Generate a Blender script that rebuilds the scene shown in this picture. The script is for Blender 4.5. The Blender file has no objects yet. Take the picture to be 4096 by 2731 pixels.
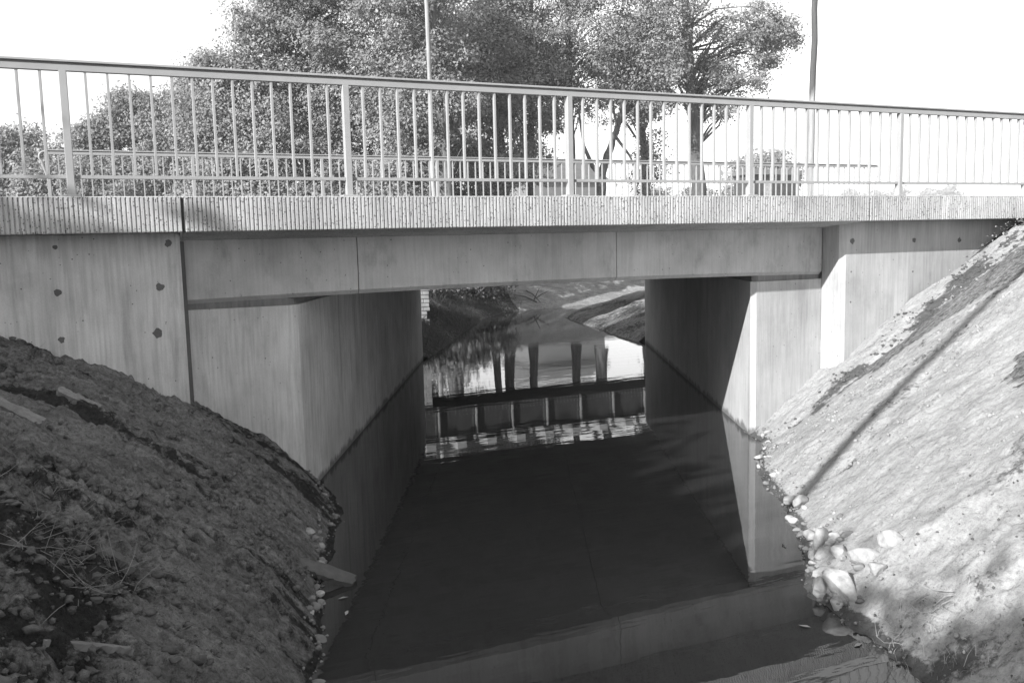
import bpy, bmesh, math, random
import numpy as np
from mathutils import Vector, Matrix

random.seed(7)
RNG = np.random.default_rng(11)
SC = bpy.context.scene
COL = SC.collection

# ------------------------------------------------------------------ camera
# world: x along the bridge (to the right), y away across the bridge, z up, water at z = 0
P_, TH, RO = 0.4149, 0.1129, -0.0241
F_ = Vector((math.sin(P_) * math.cos(TH), math.cos(P_) * math.cos(TH), -math.sin(TH)))
R0 = Vector((math.cos(P_), -math.sin(P_), 0))
U0 = R0.cross(F_)
RC = R0 * math.cos(RO) + U0 * math.sin(RO)
UC = -R0 * math.sin(RO) + U0 * math.cos(RO)
cam = bpy.data.cameras.new('camera')
camo = bpy.data.objects.new('camera', cam)
COL.objects.link(camo)
M = Matrix.Identity(4)
for i in range(3):
    M[i][0], M[i][1], M[i][2] = RC[i], UC[i], -F_[i]
M[0][3], M[1][3], M[2][3] = 0.0, -6.9106, 2.1645
camo.matrix_world = M
cam.sensor_fit = 'HORIZONTAL'
cam.sensor_width = 36
cam.lens = 3488.0 / 4096 * 36
cam.clip_start = 0.05
cam.clip_end = 3000
SC.camera = camo

# ------------------------------------------------------------------ sky, sun, exposure
SUN_AZ, SUN_EL = math.radians(68), math.radians(24)
W = bpy.data.worlds.new('World')
SC.world = W
W.use_nodes = True
nt = W.node_tree
bg = nt.nodes['Background']
sky = nt.nodes.new('ShaderNodeTexSky')
sky.sky_type = 'NISHITA'
sky.sun_disc = False
sky.sun_elevation = SUN_EL
sky.sun_rotation = math.radians(180) + SUN_AZ
sky.air_density = 2.0
sky.dust_density = 0.3
sky.ozone_density = 1.0
bw = nt.nodes.new('ShaderNodeRGBToBW')          # black-and-white film
nt.links.new(sky.outputs[0], bw.inputs[0])
nt.links.new(bw.outputs[0], bg.inputs[0])
bg.inputs[1].default_value = 0.15
sl = bpy.data.lights.new('sun', 'SUN')
sl.energy = 4.5
sl.angle = math.radians(0.5)
sl.color = (1, 1, 1)
so = bpy.data.objects.new('sun', sl)
COL.objects.link(so)
sd = Vector((math.sin(SUN_AZ) * math.cos(SUN_EL), math.cos(SUN_AZ) * math.cos(SUN_EL), -math.sin(SUN_EL)))
so.rotation_euler = sd.to_track_quat('-Z', 'Y').to_euler()
so.location = (-20, -18, 30)
vs = SC.view_settings
vs.view_transform = 'Standard'
vs.look = 'None'
vs.gamma = 1
vs.exposure = 1.0
vs.use_curve_mapping = False
SC.cycles.max_bounces = 7
SC.cycles.diffuse_bounces = 3
SC.cycles.glossy_bounces = 3
SC.cycles.transmission_bounces = 2
SC.cycles.transparent_max_bounces = 8
SC.cycles.use_denoising = True


# ------------------------------------------------------------------ helpers: objects
def tag(o, label=None, cat=None, group=None, kind=None):
    if label: o['label'] = label
    if cat: o['category'] = cat
    if group: o['group'] = group
    if kind: o['kind'] = kind
    return o


def empty(name, loc, label, cat, group=None):
    o = bpy.data.objects.new(name, None)
    o.location = loc
    o.empty_display_size = 0.2
    COL.objects.link(o)
    return tag(o, label, cat, group)


def link(name, me, mat, parent=None, loc=None, smooth=False):
    if mat and not me.materials:
        me.materials.append(mat)
    o = bpy.data.objects.new(name, me)
    COL.objects.link(o)
    if parent is not None:
        o.parent = parent
        # everything is modelled in world coordinates
        c = parent
        off = Vector((0, 0, 0))
        while c is not None:
            off += c.location
            c = c.parent
        o.location = (Vector(loc) if loc is not None else Vector((0, 0, 0))) - off
    elif loc is not None:
        o.location = loc
    if smooth:
        me.polygons.foreach_set('use_smooth', [True] * len(me.polygons))
    return o


def np_mesh(name, V, Fq, smooth=False):
    """V (n,3), Fq (m,k) index array of equal-sided faces"""
    V = np.asarray(V, np.float32)
    Fq = np.asarray(Fq, np.int32)
    me = bpy.data.meshes.new(name)
    me.vertices.add(len(V))
    me.vertices.foreach_set('co', V.ravel())
    k = Fq.shape[1]
    me.loops.add(Fq.size)
    me.loops.foreach_set('vertex_index', Fq.ravel())
    me.polygons.add(len(Fq))
    me.polygons.foreach_set('loop_start', np.arange(0, Fq.size, k, dtype=np.int32))
    if smooth:
        me.polygons.foreach_set('use_smooth', np.ones(len(Fq), bool))
    me.update(calc_edges=True)
    return me


def grid_mesh(name, P, smooth=True):
    n, m = P.shape[:2]
    idx = np.arange(n * m).reshape(n, m)
    Fq = np.stack([idx[:-1, :-1], idx[1:, :-1], idx[1:, 1:], idx[:-1, 1:]], -1).reshape(-1, 4)
    return np_mesh(name, P.reshape(-1, 3), Fq, smooth)


def set_attr(me, name, vals):
    a = me.attributes.new(name, 'FLOAT', 'POINT')
    a.data.foreach_set('value', np.asarray(vals, np.float32).ravel())


def box_me(name, mn, mx, bevel=0.0, seg=1):
    bm = bmesh.new()
    bmesh.ops.create_cube(bm, size=1)
    mn, mx = Vector(mn), Vector(mx)
    for v in bm.verts:
        v.co = Vector([mn[i] + (v.co[i] + .5) * (mx[i] - mn[i]) for i in range(3)])
    if bevel:
        bmesh.ops.bevel(bm, geom=bm.edges[:], offset=bevel, segments=seg, affect='EDGES', profile=.5)
    me = bpy.data.meshes.new(name)
    bm.to_mesh(me)
    bm.free()
    return me


def box(name, mn, mx, mat, parent=None, bevel=0.0, seg=1):
    return link(name, box_me(name, mn, mx, bevel, seg), mat, parent)


def prism_me(name, pts, lo, hi, axis='z', bevel=0.0):
    """closed polygon extruded: axis z -> pts are (x,y); axis x -> pts are (y,z)"""
    bm = bmesh.new()
    mk = (lambda p, t: (p[0], p[1], t)) if axis == 'z' else (lambda p, t: (t, p[0], p[1]))
    a = [bm.verts.new(mk(p, lo)) for p in pts]
    b = [bm.verts.new(mk(p, hi)) for p in pts]
    n = len(pts)
    bm.faces.new(a[::-1])
    bm.faces.new(b)
    for i in range(n):
        bm.faces.new((a[i], a[(i + 1) % n], b[(i + 1) % n], b[i]))
    bmesh.ops.recalc_face_normals(bm, faces=bm.faces[:])
    if bevel:
        bmesh.ops.bevel(bm, geom=bm.edges[:], offset=bevel, segments=1, affect='EDGES')
    me = bpy.data.meshes.new(name)
    bm.to_mesh(me)
    bm.free()
    return me


def tube(path, rad, ns=8, cap=True):
    path = np.asarray(path, float)
    rad = np.broadcast_to(np.asarray(rad, float), (len(path),))
    V = []
    t = np.gradient(path, axis=0)
    t /= np.linalg.norm(t, axis=1)[:, None] + 1e-9
    ref = np.array([0.31, 0.87, 0.2])
    for i in range(len(path)):
        a = np.cross(t[i], ref)
        if np.linalg.norm(a) < .1:
            a = np.cross(t[i], [1, 0, 0])
        a /= np.linalg.norm(a)
        b = np.cross(t[i], a)
        th = np.arange(ns) / ns * 2 * math.pi
        V.append(path[i] + rad[i] * (np.cos(th)[:, None] * a + np.sin(th)[:, None] * b))
    V = np.concatenate(V)
    Fq = []
    for i in range(len(path) - 1):
        for j in range(ns):
            k = (j + 1) % ns
            Fq.append((i * ns + j, i * ns + k, (i + 1) * ns + k, (i + 1) * ns + j))
    return V, np.array(Fq)


def join(parts):
    Vs, Fs, o = [], [], 0
    for V, Fq in parts:
        Vs.append(V)
        Fs.append(Fq + o)
        o += len(V)
    return np.concatenate(Vs), np.concatenate(Fs)


# ------------------------------------------------------------------ helpers: noise
def _h(ix, iy, s):
    n = (ix.astype(np.int64) * 374761393 + iy.astype(np.int64) * 668265263 + s * 2147483647) & 0xFFFFFFFF
    n = ((n ^ (n >> 13)) * 1274126177) & 0xFFFFFFFF
    n = n ^ (n >> 16)
    return (n & 0xFFFF) / 65535.0


def vn(x, y, s=0):
    ix, iy = np.floor(x), np.floor(y)
    fx, fy = x - ix, y - iy
    fx, fy = fx * fx * (3 - 2 * fx), fy * fy * (3 - 2 * fy)
    a, b = _h(ix, iy, s), _h(ix + 1, iy, s)
    c, d = _h(ix, iy + 1, s), _h(ix + 1, iy + 1, s)
    return (a + (b - a) * fx) * (1 - fy) + (c + (d - c) * fx) * fy - .5


def fbm(x, y, s=0, o=4, g=.5):
    r, a, t = 0, 1.0, 0
    for i in range(o):
        r = r + a * vn(x * 2 ** i + 13.7 * i, y * 2 ** i - 7.1 * i, s + i)
        t += a
        a *= g
    return r / t * 2


def worley(x, y, s=0):
    ix, iy = np.floor(x), np.floor(y)
    best = np.full(x.shape, 9.0)
    for dx in (-1, 0, 1):
        for dy in (-1, 0, 1):
            cx, cy = ix + dx, iy + dy
            px, py = cx + _h(cx, cy, s), cy + _h(cx, cy, s + 5)
            best = np.minimum(best, (x - px) ** 2 + (y - py) ** 2)
    return np.sqrt(best)


# ------------------------------------------------------------------ materials (black-and-white film: all greys)
class Mat:
    def __init__(self, name, rough=.85, spec=.25):
        self.m = bpy.data.materials.new(name)
        self.m.use_nodes = True
        self.t = self.m.node_tree
        self.b = self.t.nodes['Principled BSDF']
        self.b.inputs['Roughness'].default_value = rough
        self.b.inputs['Specular IOR Level'].default_value = spec
        self.co = self.n('ShaderNodeNewGeometry').outputs['Position']

    def n(self, typ, **kw):
        x = self.t.nodes.new(typ)
        for k, v in kw.items():
            setattr(x, k, v)
        return x

    def l(self, a, b):
        self.t.links.new(a, b)

    def coord(self, scale):
        mp = self.n('ShaderNodeMapping')
        mp.inputs['Scale'].default_value = scale
        self.l(self.co, mp.inputs[0])
        return mp.outputs[0]

    def noise(self, scale=(1, 1, 1), sc=1.0, det=4, rough=.55):
        x = self.n('ShaderNodeTexNoise')
        x.inputs['Scale'].default_value = sc
        x.inputs['Detail'].default_value = det
        x.inputs['Roughness'].default_value = rough
        self.l(self.coord(scale), x.inputs['Vector'])
        return x.outputs['Fac']

    def voro(self, sc, scale=(1, 1, 1)):
        x = self.n('ShaderNodeTexVoronoi')
        x.inputs['Scale'].default_value = sc
        self.l(self.coord(scale), x.inputs['Vector'])
        return x

    def ramp(self, v, a, b, lo=0., hi=1.):
        x = self.n('ShaderNodeMapRange')
        x.inputs[1].default_value, x.inputs[2].default_value = a, b
        x.inputs[3].default_value, x.inputs[4].default_value = lo, hi
        self.l(v, x.inputs[0])
        return x.outputs[0]

    def math(self, op, a, b=None):
        x = self.n('ShaderNodeMath', operation=op)
        for i, v in enumerate((a, b)):
            if v is None: continue
            if isinstance(v, (int, float)):
                x.inputs[i].default_value = v
            else:
                self.l(v, x.inputs[i])
        return x.outputs[0]

    def attr(self, name):
        x = self.n('ShaderNodeAttribute', attribute_name=name)
        return x.outputs['Fac']

    def bump(self, h, strength=.4, dist=.01):
        x = self.n('ShaderNodeBump')
        x.inputs['Strength'].default_value = strength
        x.inputs['Distance'].default_value = dist
        self.l(h, x.inputs['Height'])
        self.l(x.outputs[0], self.b.inputs['Normal'])
        return self

    def color(self, v):
        if isinstance(v, (int, float)):
            self.b.inputs['Base Color'].default_value = (v, v, v, 1)
        else:
            self.l(v, self.b.inputs['Base Color'])
        return self


def concrete(name, base=.40, pits=22., streak=.20, mott=.18, pit_r=.05, bump=.25, blot=.14):
    m = Mat(name, .9, .2)
    mot = m.ramp(m.noise((1, 1, 1), 1.4, 5, .6), .3, .7, 1 - mott, 1 + mott)
    msk = m.ramp(m.noise((1, 1, .6), 1.1, 3, .6), .38, .62, .15, 1.0)
    st0 = m.ramp(m.noise((9, 9, .42), 1.0, 6, .68), .30, .52, -streak * 1.3, streak * .2)
    st = m.math('ADD', m.math('MULTIPLY', st0, msk), 1.0)
    st2 = m.ramp(m.noise((45, 45, 2.6), 1.0, 3, .5), .3, .6, 1 - streak * .6, 1.05)
    v = m.voro(pits)
    # pin holes: only some of the cells carry one
    rnd = m.n('ShaderNodeSeparateColor')
    m.l(v.outputs['Color'], rnd.inputs[0])
    thr = m.ramp(rnd.outputs[0], .55, 1.0, 0.0, pit_r * 2)
    pit = m.math('LESS_THAN', v.outputs['Distance'], thr)
    pitc = m.ramp(pit, 0, 1, 1, .28)
    fine = m.ramp(m.noise((1, 1, 1), 90, 3, .6), .3, .7, .93, 1.06)
    c = m.math('MULTIPLY', m.math('MULTIPLY', m.math('MULTIPLY', mot, st), m.math('MULTIPLY', st2, pitc)), m.math('MULTIPLY', fine, base))
    # damp, slimy tide line just above the water, ragged along its top
    sx = m.n('ShaderNodeSeparateXYZ')
    m.l(m.co, sx.inputs[0])
    zz = m.math('SUBTRACT', sx.outputs[2], m.ramp(m.noise((5, 5, 2), 1.0, 5, .7), .3, .7, .0, .10))
    c = m.math('MULTIPLY', c, m.ramp(zz, -.02, .03, .38, 1.0))
    # blotches of lime and dirt
    c = m.math('MULTIPLY', c, m.ramp(m.noise((1, 1, .5), 4.5, 6, .7), .30, .46, 1 - blot, 1.0))
    m.color(c)
    hgt = m.math('ADD', m.math('MULTIPLY', m.noise((1, 1, 1), 60, 4, .6), .5), m.math('MULTIPLY', pit, -1.2))
    m.bump(hgt, bump, .004)
    return m.m


CONC = concrete('board_formed_concrete', .43, 20, .2, .16, .06)
CONC_B = concrete('beam_concrete', .46, 24, .12, .22, .07, .3, .25)
CONC_W = concrete('streaked_concrete', .54, 26, .30, .20, .075)
CONC_R = concrete('ribbed_concrete', .43, 75, .2, .22, .26, .5, .25)
CONC_D = concrete('cement_patch', .13, 60, .1, .3)
CONC_O = concrete('old_concrete', .19, 30, .3, .25)


def plain(name, base, rough=.8, var=.15, sc=8., bump=.2, spec=.25, scale=(1, 1, 1)):
    m = Mat(name, rough, spec)
    m.color(m.math('MULTIPLY', m.ramp(m.noise(scale, sc, 5, .6), .3, .7, 1 - var, 1 + var), base))
    if bump: m.bump(m.noise(scale, sc * 4, 4, .6), bump, .006)
    return m.m


PAINT = plain('grey_railing_paint', .33, .45, .06, 6., .05, .4)
PAINT_D = plain('dark_sleeve_steel', .16, .6, .2)
STEEL = plain('dark_riveted_steel', .055, .6, .3, 5, .2)
STEEL_L = plain('worn_steel_edge', .22, .5, .3, 9, .2)
TIMBER = plain('weathered_timber', .34, .9, .25, 3., .4, .2, (1, 1, 9))
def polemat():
    m = Mat('two_tone_pole_timber', .9, .2)  # timber tone turns darker above a ragged height
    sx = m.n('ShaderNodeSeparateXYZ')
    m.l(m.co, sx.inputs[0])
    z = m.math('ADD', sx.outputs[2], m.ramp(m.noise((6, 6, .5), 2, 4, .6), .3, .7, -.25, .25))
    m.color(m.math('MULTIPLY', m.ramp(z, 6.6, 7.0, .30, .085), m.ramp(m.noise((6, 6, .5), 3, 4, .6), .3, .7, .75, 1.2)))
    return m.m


POLE2 = polemat()
POLEW = plain('pole_timber', .30, .9, .25, 3., .4, .2, (6, 6, .5))
BOARD_P = plain('pale_board', .17, .9, .3, 6., .4, .2)
BOARD = plain('muddy_board', .11, .9, .3, 6., .4, .2)
BRICK = plain('pale_brick', .40, .9, .22, 5., .4)
MORTAR = plain('mortar', .16, .95, .2, 20.)
BARK = plain('tree_bark', .10, .95, .45, 3., .8, .15, (5, 5, 1))
BARK_L = plain('pale_bark', .24, .95, .35, 3., .8, .15, (5, 5, 1))
STONE = plain('field_stone', .36, .9, .4, 14., 1.0)
STONE_M = plain('muddy_stone', .20, .9, .25, 7., .5)
ASPH = plain('asphalt', .06, .9, .2, 30.)
PLASTER = plain('grey_barn_wall', .17, .9, .1, 1.)
ROOFM = plain('barn_roof', .13, .9, .15, 2.)
TARRED = plain('dark_shed_boards', .06, .9, .3, 2.)
TWIG = plain('dry_twig', .22, .9, .3, 12.)
STRAW = plain('dry_stalk', .36, .85, .2, 12.)
CLOD = plain('humus_clod', .10, .95, .35, 25., .8)


def leafmat(name, base, var=.35, trans=.35):
    m = Mat(name, .55, .35)
    c = m.math('MULTIPLY', m.ramp(m.noise((1, 1, 1), .9, 3, .6), .3, .7, 1 - var, 1 + var),
               m.math('MULTIPLY', m.ramp(m.noise((1, 1, 1), 11, 2, .5), .3, .7, .7, 1.35), base))
    m.color(c)
    tr = m.n('ShaderNodeBsdfTranslucent')
    m.l(c, tr.inputs[0])
    mx = m.n('ShaderNodeMixShader')
    mx.inputs[0].default_value = trans
    m.l(m.b.outputs[0], mx.inputs[1])
    m.l(tr.outputs[0], mx.inputs[2])
    m.l(mx.outputs[0], m.t.nodes['Material Output'].inputs[0])
    return m.m


LEAF = leafmat('leaf', .27)
LEAF_D = leafmat('dark_leaf', .21)
LEAF_P = leafmat('pale_needles', .25)
GRASSM = leafmat('grass_blade', .09)


def soilmat(name, light, dark, lo=.55, hi=1.35, bump=.035, pits=.42, strk=.34):
    m = Mat(name, .95, .12)
    h = m.attr('humus')
    n1 = m.ramp(m.noise((1, 1, 1), 3.0, 6, .65), .3, .7, .82, 1.15)
    n2 = m.ramp(m.noise((1, 1, 1), 33, 6, .78), .34, .66, lo, hi)
    dots = m.ramp(m.noise((1, 1, 1), 60, 6, .85), .36, .46, pits, 1.0)
    n1 = m.math('MULTIPLY', n1, m.ramp(m.noise((1.8, 17, 4), 1.0, 5, .65), .34, .62, 1 - strk, 1 + strk * .6))
    dots = m.math('MULTIPLY', dots, m.ramp(m.noise((1, 1, 1), 24, 5, .75), .28, .44, .5, 1.0))
    hm = m.math('ADD', h, m.ramp(m.noise((1, 1, 1), 17, 4, .7), .3, .7, -.28, .28))
    hm = m.ramp(hm, .38, .62, 0, 1)
    col = m.math('ADD', m.math('MULTIPLY', m.math('SUBTRACT', 1, hm), light), m.math('MULTIPLY', hm, dark))
    m.color(m.math('MULTIPLY', m.math('MULTIPLY', n1, n2), m.math('MULTIPLY', col, dots)))
    m.bump(m.math('ADD', m.noise((1, 1, 1), 30, 7, .8), m.math('MULTIPLY', m.noise((1, 1, 1), 110, 4, .7), .3)), 1.0, bump)
    return m.m


SOIL = soilmat('sandy_soil', .38, .11, .8, 1.16, .014, .62, .12)
SOIL_L = soilmat('shade_toned_topsoil', .28, .06, .6, 1.4, .06, .32)  # left bank's deep shade worked into a darker soil tone
FARSOIL = soilmat('far_soil', .38, .07)
GROUNDM = soilmat('field_soil', .30, .10)


def watermat():
    m = Mat('murky_water', .015, .5)
    m.color(.030)
    m.b.inputs['IOR'].default_value = 1.7
    h = m.math('ADD', m.math('MULTIPLY', m.noise((1.2, 5.5, 1), 1.0, 2, .5), 1.0),
               m.math('MULTIPLY', m.noise((7, 22, 1), 1.0, 2, .5), .12))
    m.bump(h, .026, .05)
    return m.m


WATER = watermat()

# ------------------------------------------------------------------ terrain profile functions
XL_Y = np.array([-30, -20, -7, -2.64, -2.27, -1.82, -1.65, -1.06, -.13, 1.15, 3.])
XL_X = np.array([-8, -4, .10, .76, .87, .97, .99, 1.09, 1.42, 1.49, 2.2])
XR_Y = np.array([-30, -20, -7, -3.88, -3.56, -3.28, -3.04, -2.64, -2.38, -1.68, -1.28, -.64, -.05, .22, .83, 3.])
XR_X = np.array([-6, -2, 2.2, 3.43, 3.47, 3.6, 3.65, 3.95, 4.14, 4.66, 4.88, 5.24, 5.72, 6.02, 6.26, 7.2])
LD = np.array([-3, -1, 0, .13, .42, 1.09, 1.6, 2.3, 3.2, 4.2, 5.5])
LZ = np.array([-1, -.6, 0, .14, .41, .88, 1.19, 1.5, 1.85, 2.25, 2.36])
RD = np.array([-3, -1, 0, .2, 1, 2, 3, 3.4, 4.2])
RZ = np.array([-1, -.6, 0, .15, .75, 1.47, 2.2, 2.38, 2.42])


def bank_z(x, y):
    xl = np.interp(y, XL_Y, XL_X)
    xr = np.interp(y, XR_Y, XR_X)
    zl = np.interp((xl - x) * .98, LD, LZ)
    zr = np.interp((x - xr) * .857, RD, RZ)
    return np.maximum(zl, zr)


# ------------------------------------------------------------------ water
wp = np.array([[[x, y, 0.] for y in np.linspace(-40, 40, 9)] for x in np.linspace(-40, 60, 11)])
water = link('water', grid_mesh('water', wp), WATER)
tag(water, kind='structure')

# ------------------------------------------------------------------ near ground (coarse) and the two stream banks (fine)
gx = np.unique(np.concatenate([np.linspace(-400, -12, 24), np.linspace(-12, 18, 61), np.linspace(18, 500, 24)]))
gy = np.unique(np.concatenate([np.linspace(-400, -22, 18), np.linspace(-22, .5, 46), [.55, 3, 6, 8.9]]))
X, Y = np.meshgrid(gx, gy, indexing='ij')
Z = bank_z(X, Y) - .09
Z = np.where(Y > .52, np.where((X < -3.5) | (X > 12.5), 2.36, -.9), Z)
me = grid_mesh('near_ground', np.stack([X, Y, Z], -1))
set_attr(me, 'humus', .45 + .3 * fbm(X * .4, Y * .4, 3))
tag(link('near_ground', me, GROUNDM), kind='structure')


SURF = {}


def bank(name, side):
    if side == 'L':
        a = np.linspace(1.1, -4.9, 430)
        u = np.concatenate([np.linspace(-.45, 2.6, 250), np.linspace(2.63, 5.6, 50)])
        y0 = a
        U, A = np.meshgrid(u, a, indexing='ij')
        Yy = A + U * .19
        Xx = np.interp(A, XL_Y, XL_X) - U * .98
        fall, alng = U, A
        prof = np.interp(U, LD, LZ)
    else:
        a = np.linspace(1.25, -6.2, 440)
        u = np.concatenate([np.linspace(-.45, 4.0, 290), np.linspace(4.03, 6.0, 36)])
        U, A = np.meshgrid(u, a, indexing='ij')
        # smooth waterline, outward direction (.857,-.515)
        Yy = A - U * .515
        Xx = np.interp(A, XR_Y, XR_X) + U * .857
        fall, alng = U, A
        prof = np.interp(U, RD, RZ)
    s = 20 if side == 'L' else 60
    edge = np.clip(U / .25, 0, 1)
    big = .055 * fbm(Xx * 1.1, Yy * 1.1, s, 3)
    # raked furrows running down the slope
    fur = fbm(alng * 5.0 + .5 * fbm(fall * .8, alng * .8, s + 9), fall * .75, s + 3, 4, .55)
    fur = (.050 if side == 'L' else .009) * (1 - 2 * np.abs(fur))
    clod = worley(Xx * 13, Yy * 13, s + 5)
    patch = np.clip(fbm(Xx * .9, Yy * .9, s + 7, 4) * 2.2 + .25, 0, 1)
    cl = (.045 if side == 'L' else .022) * patch * np.clip(.55 - clod, 0, 1) * 2 * (.6 + fbm(Xx * 30, Yy * 30, s + 13, 2))
    fine = .018 * fbm(Xx * 14, Yy * 14, s + 11, 5, .7)
    lump = (.035 if side == 'L' else .018) * np.exp(-((U - .02) / .16) ** 2) * fbm(alng * 4.5, fall * 3, s + 15, 3)
    amp = 1.35 if side == 'L' else .8
    Zz = prof + amp * (big + (fur + cl) * edge) + fine + lump
    if side == 'L':
        rid = fbm(Xx * 6 + .6 * fbm(Yy * 3, Xx * 3, 33), Yy * 6, s + 37, 4, .6)
        Zz += edge * (.036 * (1 - 2.4 * np.abs(rid)) + .014 * fbm(Xx * 22, Yy * 22, s + 38, 3, .7))
        Zz += edge * .05 * np.clip(fbm(Xx * 3.2, Yy * 3.2, s + 39, 4, .6) - .1, 0, 1)
    else:
        Zz += edge * (.012 * fbm(Xx * 9, Yy * 9, s + 38, 4, .65) + .035 * fbm(Xx * 2.6, Yy * 2.6, s + 36, 3))
    hum = .34 + 1.0 * fbm(Xx * .9 + 3, Yy * .9, s + 21, 5, .6)
    if side == 'R':
        hum = .05 + .55 * fbm(Xx * .9, Yy * .9, s + 21, 5, .6)
        # slight trough and dark tone painted along the leaning trunk's shadow
        gpx = np.array([4.6, 4.81, 5.03, 5.13, 5.43, 5.76, 6.22, 6.89, 7.4, 7.8, 9.0])
        gpy = np.array([-1.55, -1.6, -1.66, -1.80, -1.80, -1.78, -1.61, -1.43, -1.32, -1.29, -1.22])
        yc = np.interp(Xx, gpx, gpy) + .035 * fbm(Xx * 3, Xx * 0, 77, 3)
        w = .125 + .05 * fbm(Xx * 2.2, Xx * 0 + 4, 78, 2)
        g = np.exp(-(((Yy - yc) / w) ** 2)) * (Xx > 4.75)
        Zz -= .02 * g
        hum = np.maximum(hum, g * (.25 + .4 * fbm(Xx * 7, Yy * 7, 79, 3)))
        # dark humus dumped along the foot of the wing wall
        yl = -.22 - .12 * (Xx - 7)
        st = np.exp(-((Yy - yl) / .26) ** 2) * np.clip(.30 + 1.7 * fbm(Xx * 2.2, Yy * 2.2, 91, 4, .6), 0, 1) * (Xx > 6.2)
        hum = np.maximum(hum, st * 1.25)
        # grass-rooted, dug over corner near the camera
        near = np.clip((-Yy - 3.0) / .5, 0, 1)
        Zz += near * (.05 * fbm(Xx * 5, Yy * 5, 95, 5, .6) - .06 * np.clip(.38 - worley(Xx * 6, Yy * 6, 96), 0, 1))
        hum = np.maximum(hum, near * (.30 + .6 * fbm(Xx * 2.6, Yy * 2.6, 97, 4)))
    else:
        # turf and roots dumped at the lower left and along the top edge
        low = np.clip((-Yy - 1.7) / 1.0, 0, 1) * np.clip((U - .5) / .4, 0, 1)
        Zz += low * (.12 * fbm(Xx * 4.5, Yy * 4.5, 41, 5, .6) + .09 * np.clip(.5 - worley(Xx * 7, Yy * 7, 43), 0, 1))
        hum = np.maximum(hum, low * (.62 + .9 * fbm(Xx * 3.4, Yy * 3.4, 42, 5, .65)))
        top = np.exp(-((Yy + .35 + .25 * U) / .22) ** 2) * (U > .9)
        hum = np.maximum(hum, top * (.55 + .5 * fbm(Xx * 3, Yy * 3, 44, 3)))
        Zz += .05 * top * fbm(Xx * 6, Yy * 6, 45, 3)
    # topsoil dragged down the slope in streaks
    hum = hum + (.62 if side == 'L' else .4) * fbm(alng * 7.0 + .8 * fbm(fall * .9, alng * .9, s + 9), fall * .8, s + 51, 5, .6) 
    # heaped against the walls
    Zz += (.05 if side == 'L' else .025) * np.exp(-((Yy - .12) / .12) ** 2) * fbm(Xx * 3.4, Yy * 0 + 2, s + 31, 3)
    SURF[side] = (u, a, Zz)
    # wet mud margin along the water
    hum = np.maximum(hum, np.clip(1.15 - (Zz - .01) / .05, 0, 1) * 1.1)
    me = grid_mesh(name, np.stack([Xx, Yy, Zz], -1))
    set_attr(me, 'humus', hum)
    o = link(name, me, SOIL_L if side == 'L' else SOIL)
    tag(o, kind='structure')
    return o


LB = bank('left_bank', 'L')
RB = bank('right_bank', 'R')


def surf_z(x, y):
    """height of the modelled bank surface under a point"""
    side = 'L' if x < 2.4 else 'R'
    u, a, Zz = SURF[side]
    A = y
    for _ in range(6):
        if side == 'L':
            U = (np.interp(A, XL_Y, XL_X) - x) / .98
            A = y - U * .19
        else:
            U = (x - np.interp(A, XR_Y, XR_X)) / .857
            A = y + U * .515
    i = int(np.clip(np.searchsorted(u, U), 0, len(u) - 1))
    j = int(np.clip(round((A - a[0]) / (a[-1] - a[0]) * (len(a) - 1)), 0, len(a) - 1))
    return float(Zz[i, j])

# ------------------------------------------------------------------ far ground with the stream running on and bending right
FL = [(4.2, 7.0), (4.9, 8.4), (5.35, 9.15), (7.09, 12.29), (9.31, 16.28), (10.76, 18.0), (11.92, 18.5), (16, 19.4), (40, 22)]
FR = [(9.3, 7.0), (9.72, 8.2), (9.88, 8.8), (10.27, 10.6), (10.75, 12.47), (11.08, 13.97), (11.54, 15.6), (13, 16.9), (17, 17.7), (40, 20)]


def seg_dist(X, Y, poly):
    best = np.full(X.shape, 1e9)
    for (ax, ay), (bx, by) in zip(poly[:-1], poly[1:]):
        dx, dy = bx - ax, by - ay
        t = np.clip(((X - ax) * dx + (Y - ay) * dy) / (dx * dx + dy * dy), 0, 1)
        best = np.minimum(best, np.hypot(X - ax - t * dx, Y - ay - t * dy))
    return best


def inside(X, Y, poly):
    r = np.zeros(X.shape, bool)
    n = len(poly)
    for i in range(n):
        (ax, ay), (bx, by) = poly[i], poly[(i + 1) % n]
        c = ((ay > Y) != (by > Y)) & (X < (bx - ax) * (Y - ay) / (by - ay + 1e-12) + ax)
        r ^= c
    return r


fx = np.unique(np.concatenate([np.linspace(-400, -6, 22), np.linspace(-6, 3, 30), np.linspace(3, 18, 190), np.linspace(18, 40, 60), np.linspace(40, 700, 30)]))
fy = np.unique(np.concatenate([np.linspace(8.9, 24, 200), np.linspace(24, 60, 30), np.linspace(60, 800, 30)]))
X, Y = np.meshgrid(fx, fy, indexing='ij')
dl, dr = seg_dist(X, Y, FL), seg_dist(X, Y, FR)
ins = inside(X, Y, FL + FR[::-1])
dist = np.minimum(dl, dr) * np.where(ins, -1, 1)
prof = np.interp(dist, [-3, -.8, 0, .15, 2.6, 4, 9], [-1, -.5, 0, .12, 1.55, 1.75, 1.8])
profr = np.interp(dist, [-3, -.8, 0, .12, 1.45, 2.5, 4.6, 9], [-1, -.5, 0, .08, .52, .72, 1.65, 1.8])
prof = np.where(dl < dr, prof, profr)
Z = prof + .10 * fbm(X * 1.3, Y * 1.3, 5, 4) * np.clip(dist / .6, .15, 1) + .03 * fbm(X * 6, Y * 6, 6, 3)
road_up = np.clip((11.5 - Y) / 2.4, 0, 1) * np.clip((np.maximum(4.5 - X, X - 11.5)) / 1.0, 0, 1)
Z = np.maximum(Z, Z * (1 - road_up) + 2.55 * road_up)
left = dl < dr
outer = left & (X > 11.4)
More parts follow.
